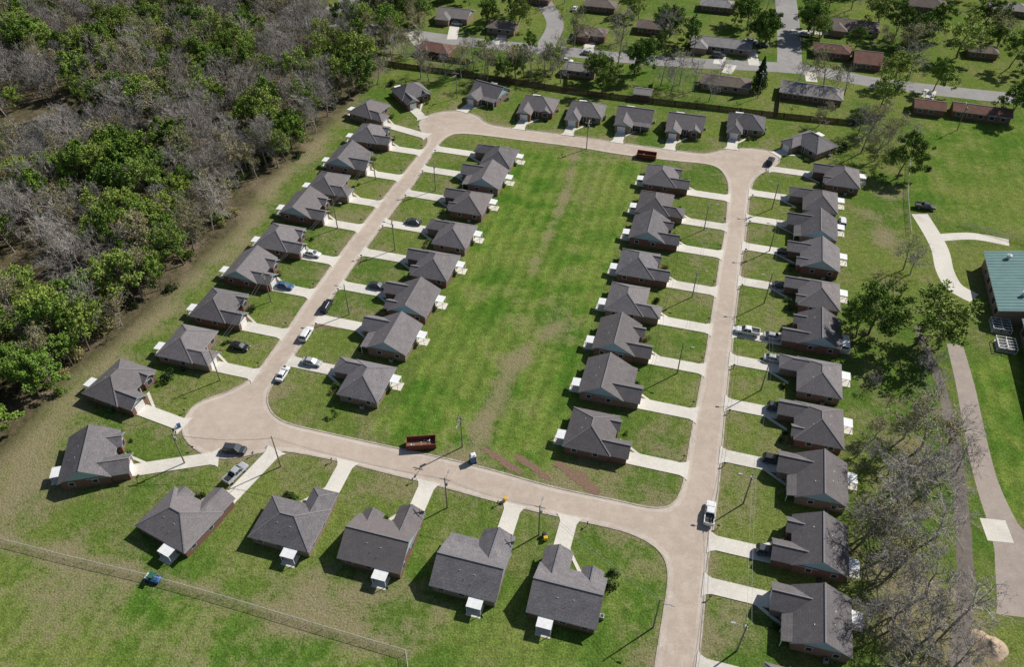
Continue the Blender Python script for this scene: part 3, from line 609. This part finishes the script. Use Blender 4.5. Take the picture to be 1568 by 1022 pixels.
def bin_mesh(m):
    mb=MB(); mb.mesh([(-.24,-.26,.08),(.24,-.26,.08),(.24,.26,.08),(-.24,.26,.08),(-.32,-.36,1.0),(.32,-.36,1.0),(.32,.36,1.0),(-.32,.36,1.0)],[(0,1,5,4),(1,2,6,5),(2,3,7,6),(3,0,4,7),(3,2,1,0)],m)
    mb.mesh([(-.35,-.4,1.0),(.35,-.4,1.0),(.35,.4,1.0),(-.35,.4,1.0),(-.28,-.3,1.1),(.28,-.3,1.1),(.28,.3,1.1),(-.28,.3,1.1)],[(0,1,5,4),(1,2,6,5),(2,3,7,6),(3,0,4,7),(4,5,6,7),(3,2,1,0)],m)
    for s in(-1,1): mb.beam((s*.2,-.3,.1),(s*.3,-.3,.1),.2,M['rubber'],n=8)
    return mb.build('trash_bin')
BM={k:bin_mesh(M[k]) for k in('green','dark','yellow','blue')}
for px,py,k in[(773,768,'yellow'),(835,828,'yellow'),(480,838,'green'),(476,842,'green'),(833,822,'dark'),(275,655,'blue')]: add('trash_bin',BM[k],(*G(px,py),.0),R.random()*3,1.0)
for i,(c,f,r) in enumerate(HP):
    s=6.2*(1 if R.random()<.5 else -1); q=R.uniform(-4,2)
    if R.random()<.55: add('trash_bin',BM[R.choice(['green','dark','dark','dark'])],(c[0]+r[0]*s+f[0]*q,c[1]+r[1]*s+f[1]*q,0),R.random()*3)
mbx=MB(); mbx.beam((0,0,0),(0,0,1.0),.1,M['wood']); mbx.box(-.1,.1,-.25,.25,1.0,1.18,M['dark']); mbx.beam((0,-.25,1.18),(0,.25,1.18),.2,M['dark'],n=8); MBX=mbx.build('mailbox')
for c,f,r in HP:
    a=(c[0]+r[0]*.3+f[0]*7,c[1]+r[1]*.3+f[1]*7); d=0
    while d<26 and not inroad(a[0]+f[0]*d,a[1]+f[1]*d): d+=.3
    if 2<d<26: add('mailbox',MBX,(a[0]+f[0]*(d-.8),a[1]+f[1]*(d-.8),0),math.atan2(-f[0],f[1]))
def heap(px,py,r,h,m):
    vs=[];fs=[];n=36;rings=12
    for i in range(rings+1):
        for k in range(n):
            t_=i/rings; a=2*math.pi*k/n; rr=r*t_*(1+.4*noise.noise(Vector((math.cos(a)*1.2,math.sin(a)*1.2,px)))); z=h*(1-t_)**1.15*(1+.3*noise.noise(Vector((rr*math.cos(a)*.9,rr*math.sin(a)*.9,3.1))))
            vs.append((rr*math.cos(a),rr*math.sin(a)*.9,z-.02))
    for i in range(rings):
        for k in range(n): fs.append((i*n+k,(i+1)*n+k,(i+1)*n+(k+1)%n,i*n+(k+1)%n))
    mb=MB(); mb.mesh(vs,fs,m); add('sand_pile',mb.build('sand_pile',True),(*G(px,py),0))
heap(1512,990,3.0,1.7,M['sand'])
# ------------------------------------------------------------------ trees
def rv(r): 
    while True:
        v=Vector((r.uniform(-1,1),r.uniform(-1,1),r.uniform(-1,1)))
        if .05<v.length<1: return v.normalized()
def tree_mesh(name,seed,H,leafm,nleaf,twigs,spread=1.0,lsize=.4,wide=1.0):
    r=random.Random(seed); mb=MB(); tips=[]
    barkm=M['twig'] if not leafm or twigs>2 else M['bark']
    def tube(pts,rs,n):
        prev=None
        for p,q in zip(pts,rs):
            i=len(mb.v); mb.v+=[(p[0]+math.cos(2*math.pi*k/n)*q,p[1]+math.sin(2*math.pi*k/n)*q,p[2]) for k in range(n)]
            if prev is not None:
                for k in range(n): mb.f.append((prev+k,prev+(k+1)%n,i+(k+1)%n,i+k)); mb.mi.append(mb.mat(barkm))
            prev=i
    def grow(p,d,L,rad,lev):
        nseg={0:6,1:4,2:3,3:2}[lev]; pts=[p.copy()];rs=[rad]; q=p.copy(); dd=d.copy()
        for i in range(nseg):
            dd=(dd+rv(r)*.18+Vector((0,0,.07 if lev else .0))).normalized(); q=q+dd*L/nseg; pts.append(q.copy()); rs.append(rad*(1-.8*(i+1)/nseg))
        tube(pts,rs,{0:7,1:5,2:3,3:3}[lev])
        def at(t):
            k=min(int(t*nseg),nseg-1); return pts[k].lerp(pts[k+1],t*nseg-k)
        if lev<2:
            nc={0:r.randint(10,13),1:6}[lev]
            for k in range(nc):
                t=(.28+.7*k/nc) if lev==0 else r.uniform(.3,1)
                ax=rv(r); ax=(ax-dd*ax.dot(dd)); ax.normalize() if ax.length>.01 else None
                up=.45+.75*t if lev==0 else .8
                nd=(ax*spread+d*up*.8).normalized()
                grow(at(t),nd,(H*.43*wide*(1.12-.5*t) if lev==0 else L*.5)*r.uniform(.7,1.2),rad*(.45 if lev==0 else .5),lev+1)
        elif lev==2:
            tips.append((pts[-1],dd)); tips.append((pts[-2],dd))
            if twigs: 
                for k in range(3): grow(at(r.uniform(.2,1)),(dd+rv(r)*.9).normalized(),L*.55,rad*.5,3)
        if lev==3:
            for k in range(twigs):
                a=at(r.uniform(.1,1)); e_=a+(dd+rv(r)*.9).normalized()*r.uniform(.5,1.1); s_=rv(r)*.04
                i=len(mb.v); mb.v+=[tuple(a-s_),tuple(a+s_),tuple(e_)]; mb.f.append((i,i+1,i+2)); mb.mi.append(mb.mat(M['twig']))
    grow(Vector((0,0,-.2)),Vector((0,0,1)),H*.82,H*.02,0)
    if leafm:
        lm=mb.mat(leafm)
        for (c,dd) in tips:
            if r.random()<.14: continue
            cr=r.uniform(.045,.09)*H; nn=int(nleaf*r.uniform(.5,1.4))
            for k in range(nn):
                p=c+rv(r)*cr*(r.random()**.45); n_=(rv(r)+Vector((.3,.2,.7))).normalized()
                u=n_.cross(rv(r)); 
                if u.length<.05: continue
                u.normalize(); w_=n_.cross(u); s_=lsize*r.uniform(.6,1.25)/2
                i=len(mb.v); mb.v+=[tuple(p-u*s_),tuple(p+w_*s_*.7),tuple(p+u*s_),tuple(p-w_*s_*.7)]; mb.f.append((i,i+1,i+2,i+3)); mb.mi.append(lm)
    return mb.build(name,recalc=False)
GREEN=[tree_mesh('green_tree',10+i,13,M['leaf1'],54,0,1.0+.1*(i%3),.50) for i in range(3)]
SPRING=[tree_mesh('spring_tree',20+i,13,M['leaf2'],34,0,.95,.46) for i in range(2)]
OLIVE=[tree_mesh('olive_tree',30+i,13,M['leaf3'],16,3,1.0,.36) for i in range(2)]
BARE=[tree_mesh('bare_tree',40+i,13,None,0,7,.9) for i in range(4)]
BIG=[tree_mesh('big_tree',60+i,16,M['leaf1'],95,0,1.15,.50,1.12) for i in range(2)]
def conifer_mesh():
    mb=MB(); r=random.Random(5); mb.beam((0,0,0),(0,0,9),.4,M['bark'],n=7,w2=.05); lm=mb.mat(M['leaf4'])
    for k in range(5200):
        z=r.uniform(.8,9.6); rad=(1-(z/9.8)**1.3)*2.3*r.uniform(.5,1.05)*(1+.15*math.sin(z*4)); a=r.uniform(0,6.283)
        p=Vector((math.cos(a)*rad,math.sin(a)*rad,z)); n_=(rv(r)+Vector((math.cos(a),math.sin(a),.4))).normalized(); u=n_.cross(rv(r)); u.normalize(); w_=n_.cross(u); s_=.18
        i=len(mb.v); mb.v+=[tuple(p-u*s_),tuple(p+w_*s_*.7),tuple(p+u*s_),tuple(p-w_*s_*.7)]; mb.f.append((i,i+1,i+2,i+3)); mb.mi.append(lm)
    return mb.build('conifer',recalc=False)
CON=conifer_mesh()
def shrub_mesh(m,seed):
    mb=MB(); r=random.Random(seed)
    cl=[(Vector((r.uniform(-.6,.6),r.uniform(-.6,.6),r.uniform(.3,.8))),r.uniform(.35,.6)) for _ in range(7)]
    for c,cr in cl:
        mb.beam((0,0,0),tuple(c),.05,M['bark'],n=3)
        for k in range(60):
            p=c+rv(r)*cr; n_=rv(r); u=n_.cross(rv(r)); 
            if u.length<.05: continue
            u.normalize(); w_=n_.cross(u); s_=.12; i=len(mb.v); mb.v+=[tuple(p-u*s_),tuple(p+w_*s_*.7),tuple(p+u*s_),tuple(p-w_*s_*.7)]; mb.f.append((i,i+1,i+2,i+3)); mb.mi.append(mb.mat(m))
    return mb.build('shrub',recalc=False)
SH=[shrub_mesh(M['leaf1'],1),shrub_mesh(M['leaf4'],2),shrub_mesh(M['leaf3'],3)]
wl=bpy.data.objects.new('woodland',None); link(wl)
def inwoods(x_,y_): return bool(pip(x_,y_,WOODS)[0])
gap=[(G(70,190),14),(G(20,215),11),(G(130,170),7),(G(25,415),8),(G(60,440),5)]
gb=[(G(a,b),r_) for a,b,r_ in[(230,60,28),(340,30,18),(430,200,14),(180,290,15),(290,390,14),(150,490,9),(50,520,9),(30,640,10),(350,110,12),(540,110,10),(110,100,9),(240,190,9),(20,370,8),(500,100,10),(210,440,8)]]
WX=[p[0] for p in WOODS];WY=[p[1] for p in WOODS]; cnt=0
yy=min(WY)
while yy<400:
    xx=max(min(WX),-330)
    while xx<max(WX):
        x_,y_=xx+R.uniform(-2.3,2.3),yy+R.uniform(-2.3,2.3); xx+=5.8
        if abs(x_)>(y_*.72+62) or not inwoods(x_,y_): continue
        if any(math.hypot(x_-g[0],y_-g[1])<rr for g,rr in gap): continue
        e=-.13+.6*noise.noise(Vector((x_*.03,y_*.03,1.7)))+.4*noise.noise(Vector((x_*.09,y_*.09,4.2)))
        for g,rr in gb: e+=.38*math.exp(-((x_-g[0])**2+(y_-g[1])**2)/rr**2)
        e+=R.uniform(-.38,.38)
        dE=float(dseg(np.array([x_]),np.array([y_]),WOODS[2:15])[0])
        if e>.24: me=R.choice(GREEN+SPRING)
        elif e>.12: me=R.choice(SPRING+OLIVE)
        elif e>-.04: me=R.choice(OLIVE+BARE[:2])
        else: me=R.choice(BARE)
        s=R.uniform(.68,1.2); wd=R.uniform(.8,1.05); o=add('tree_crown',me,(x_,y_,0),R.uniform(0,6.28),(s*wd,s*wd,s),wl); cnt+=1
        if dE<10 and R.random()<.5: add('undergrowth',R.choice(SH),(x_+R.uniform(-4,4),y_+R.uniform(-4,4),0),R.random()*6,R.uniform(1.2,2.4),wl)
    yy+=5.4
print('WOOD',cnt)
wp=crom(PX([(-40,205),(30,190),(90,175),(150,172),(170,185),(110,205),(60,225),(0,240)]),5); polysheet('pond',[wp],.02,M['water'])
TK={'g':GREEN,'s':SPRING,'o':OLIVE,'b':BARE}; TN={'g':'leafy_tree','s':'leafy_tree','o':'budding_tree','b':'bare_tree'}
def tree(px,py,H,kind,wide=1.0):
    me=R.choice(TK[kind]); c=G(px,py,H*.6); s=H/13; add(TN[kind],me,(*c,0),R.uniform(0,6.28),(s*wide,s*wide,s))
for px,py,s,k in[(1347,470,.98,0),(1386,240,.82,1),(975,80,.9,1),(925,110,.82,0),(440,195,.8,1)]: add('leafy_tree',BIG[k],(*G(px,py,9*s),0),R.random()*6,s)
for tr in[(1425,480,16,'s',1.3),(1455,500,12,'s',1.2),(1322,488,10,'g',1.1),(1358,132,13,'s',1.1),(1270,105,14,'o',1.2),(1225,110,10,'b',1),(1395,385,10,'b',1.0),(1405,395,9,'b',1),
  (905,100,10,'s',.9),(880,38,14,'o',1.2),(1030,22,15,'g',1.15),(1150,15,13,'g',1.1),(1130,8,12,'s',1),(1480,50,16,'s',1.3),(1400,50,15,'o',1.2),(1440,25,14,'g',1.1),(1540,40,14,'o',1.1),(1560,70,14,'g',1.0),(1560,150,14,'g',1.0),(1330,200,13,'b',1),(1350,215,12,'o',1),(1322,178,11,'b',1),(1345,170,12,'o',1),(1300,120,11,'b',1),(1510,20,15,'g',1.1),(1355,12,14,'s',1.1),(1245,18,13,'g',1),(1170,45,12,'s',1),(1060,48,12,'g',1),(790,18,13,'s',1),(745,10,12,'g',1),(955,30,14,'b',1.1),(1380,95,13,'s',1.1),(1440,110,12,'g',1),(560,20,13,'s',1),(640,25,12,'o',1),(1370,190,11,'o',1),(1390,205,10,'b',1),
  (540,110,14,'g',1.05),(535,45,12,'g',1),(600,70,10,'b',1),(640,60,10,'o',1),(598,45,9,'s',1),
  (1335,800,12,'b',1.1),(1370,770,13,'b',1.2),(1400,700,13,'b',1.2),(1430,650,13,'o',1.2),(1440,720,13,'b',1.2),(1360,860,12,'b',1.1),(1400,830,14,'b',1.2),(1440,880,13,'b',1.1),(1345,690,10,'b',1.1),(1460,660,12,'b',1.1),(1480,700,10,'b',1),(1410,900,12,'b',1.1),(1425,960,13,'b',1.2),(1490,920,12,'b',1.1),(1400,640,11,'b',1.1),(1440,600,10,'b',1),(1455,790,12,'b',1.1),(1380,940,10,'b',1.1),(1425,555,10,'b',1),(1480,1000,11,'b',1),(1340,580,5,'b',1),(1385,735,12,'b',1.1),(1375,820,12,'o',1.1),(1340,940,9,'b',1),(1400,1000,12,'b',1.1),(1350,650,8,'o',1),
  (860,100,11,'b',1),(1065,112,11,'b',1.1),(1090,130,10,'b',1),(1030,120,10,'b',1),(1260,170,9,'o',1),(705,88,13,'o',.9),(725,78,12,'b',1),(745,92,13,'o',1),(765,80,13,'b',1),(790,85,14,'o',1),(815,95,13,'b',1),(835,85,12,'b',1),(855,75,12,'b',1),(680,95,11,'b',1),(655,100,10,'o',1),(620,75,9,'b',.9),(575,105,10,'b',1),(560,90,11,'o',1),(1015,105,11,'b',1),(1045,100,12,'b',1),(1105,105,9,'b',1),(510,630,2.2,'g',1)]: tree(*tr)
add('conifer_tree',CON,(*G(1165,118,5),0),0,1.3); add('conifer_tree',CON,(*G(1435,32,5),0),1,1.1)
n=0;tries=0
while n<200 and tries<5000:
    tries+=1; px=R.uniform(440,1640); py=R.uniform(-75,82) if R.random()<.85 else R.uniform(82,125); g=G(px,py)
    if px<520 and py>40: continue
    if any(math.hypot(g[0]-c[0],g[1]-c[1])<r_+2.5 for c,r_ in HOUSES): continue
    if any(dseg(np.array([g[0]]),np.array([g[1]]),q)[0]<w_+2.5 for q,w_ in ROADS): continue
    if noise.noise(Vector((g[0]*.02,g[1]*.02,9)))+R.uniform(-.3,.3)<-.06: continue
    k=R.choice('ggggssobbo'); s=R.uniform(.65,1.2)
    add(TN[k],R.choice(TK[k]),(*g,0),R.uniform(0,6.28),s); n+=1
for c,f,r in HP:
    for k in range(R.randint(1,4)):
        xl=R.uniform(-5.0,-1.4); q=R.uniform(5.1,5.9); add('shrub',R.choice(SH),(c[0]+r[0]*xl+f[0]*q,c[1]+r[1]*xl+f[1]*q,0),R.random()*6,R.uniform(.5,.9))
for px,py,s in[(258,580,1.8),(910,905,1.2),(935,900,1.2),(940,880,1),(1310,190,2),(1290,230,2.2),(1420,260,1.2),(600,130,1.5)]: add('shrub',SH[1],(*G(px,py),0),R.random()*6,s)
# ------------------------------------------------------------------ light, sky, camera
EL=math.radians(41); sd=Vector((.84,.54,0)).normalized()
L=bpy.data.lights.new('sun','SUN'); L.energy=5.0; L.angle=math.radians(.5); L.color=(1,.968,.91)
lo=bpy.data.objects.new('sun',L); link(lo); d=Vector((-sd.x*math.cos(EL),-sd.y*math.cos(EL),-math.sin(EL))); lo.rotation_euler=d.to_track_quat('-Z','Y').to_euler(); lo.location=(60,60,200)
w=bpy.data.worlds.new('World'); scene.world=w; w.use_nodes=True; nt=w.node_tree; bg=nt.nodes['Background']; sk=nt.nodes.new('ShaderNodeTexSky'); sk.sky_type='NISHITA'; sk.sun_disc=False
sk.sun_elevation=EL; sk.sun_rotation=math.atan2(sd.x,sd.y); nt.links.new(sk.outputs[0],bg.inputs[0]); bg.inputs[1].default_value=.065
cam=bpy.data.cameras.new('camera'); cam.lens=FPX/1568*36; cam.sensor_width=36; cam.clip_end=6000; cam.clip_start=.5
co=bpy.data.objects.new('camera',cam); co.location=(0,0,CAMH); co.rotation_euler=(math.pi/2-TH,0,0); link(co); scene.camera=co
scene.view_settings.view_transform='Standard'; scene.view_settings.look='None'; scene.view_settings.exposure=0
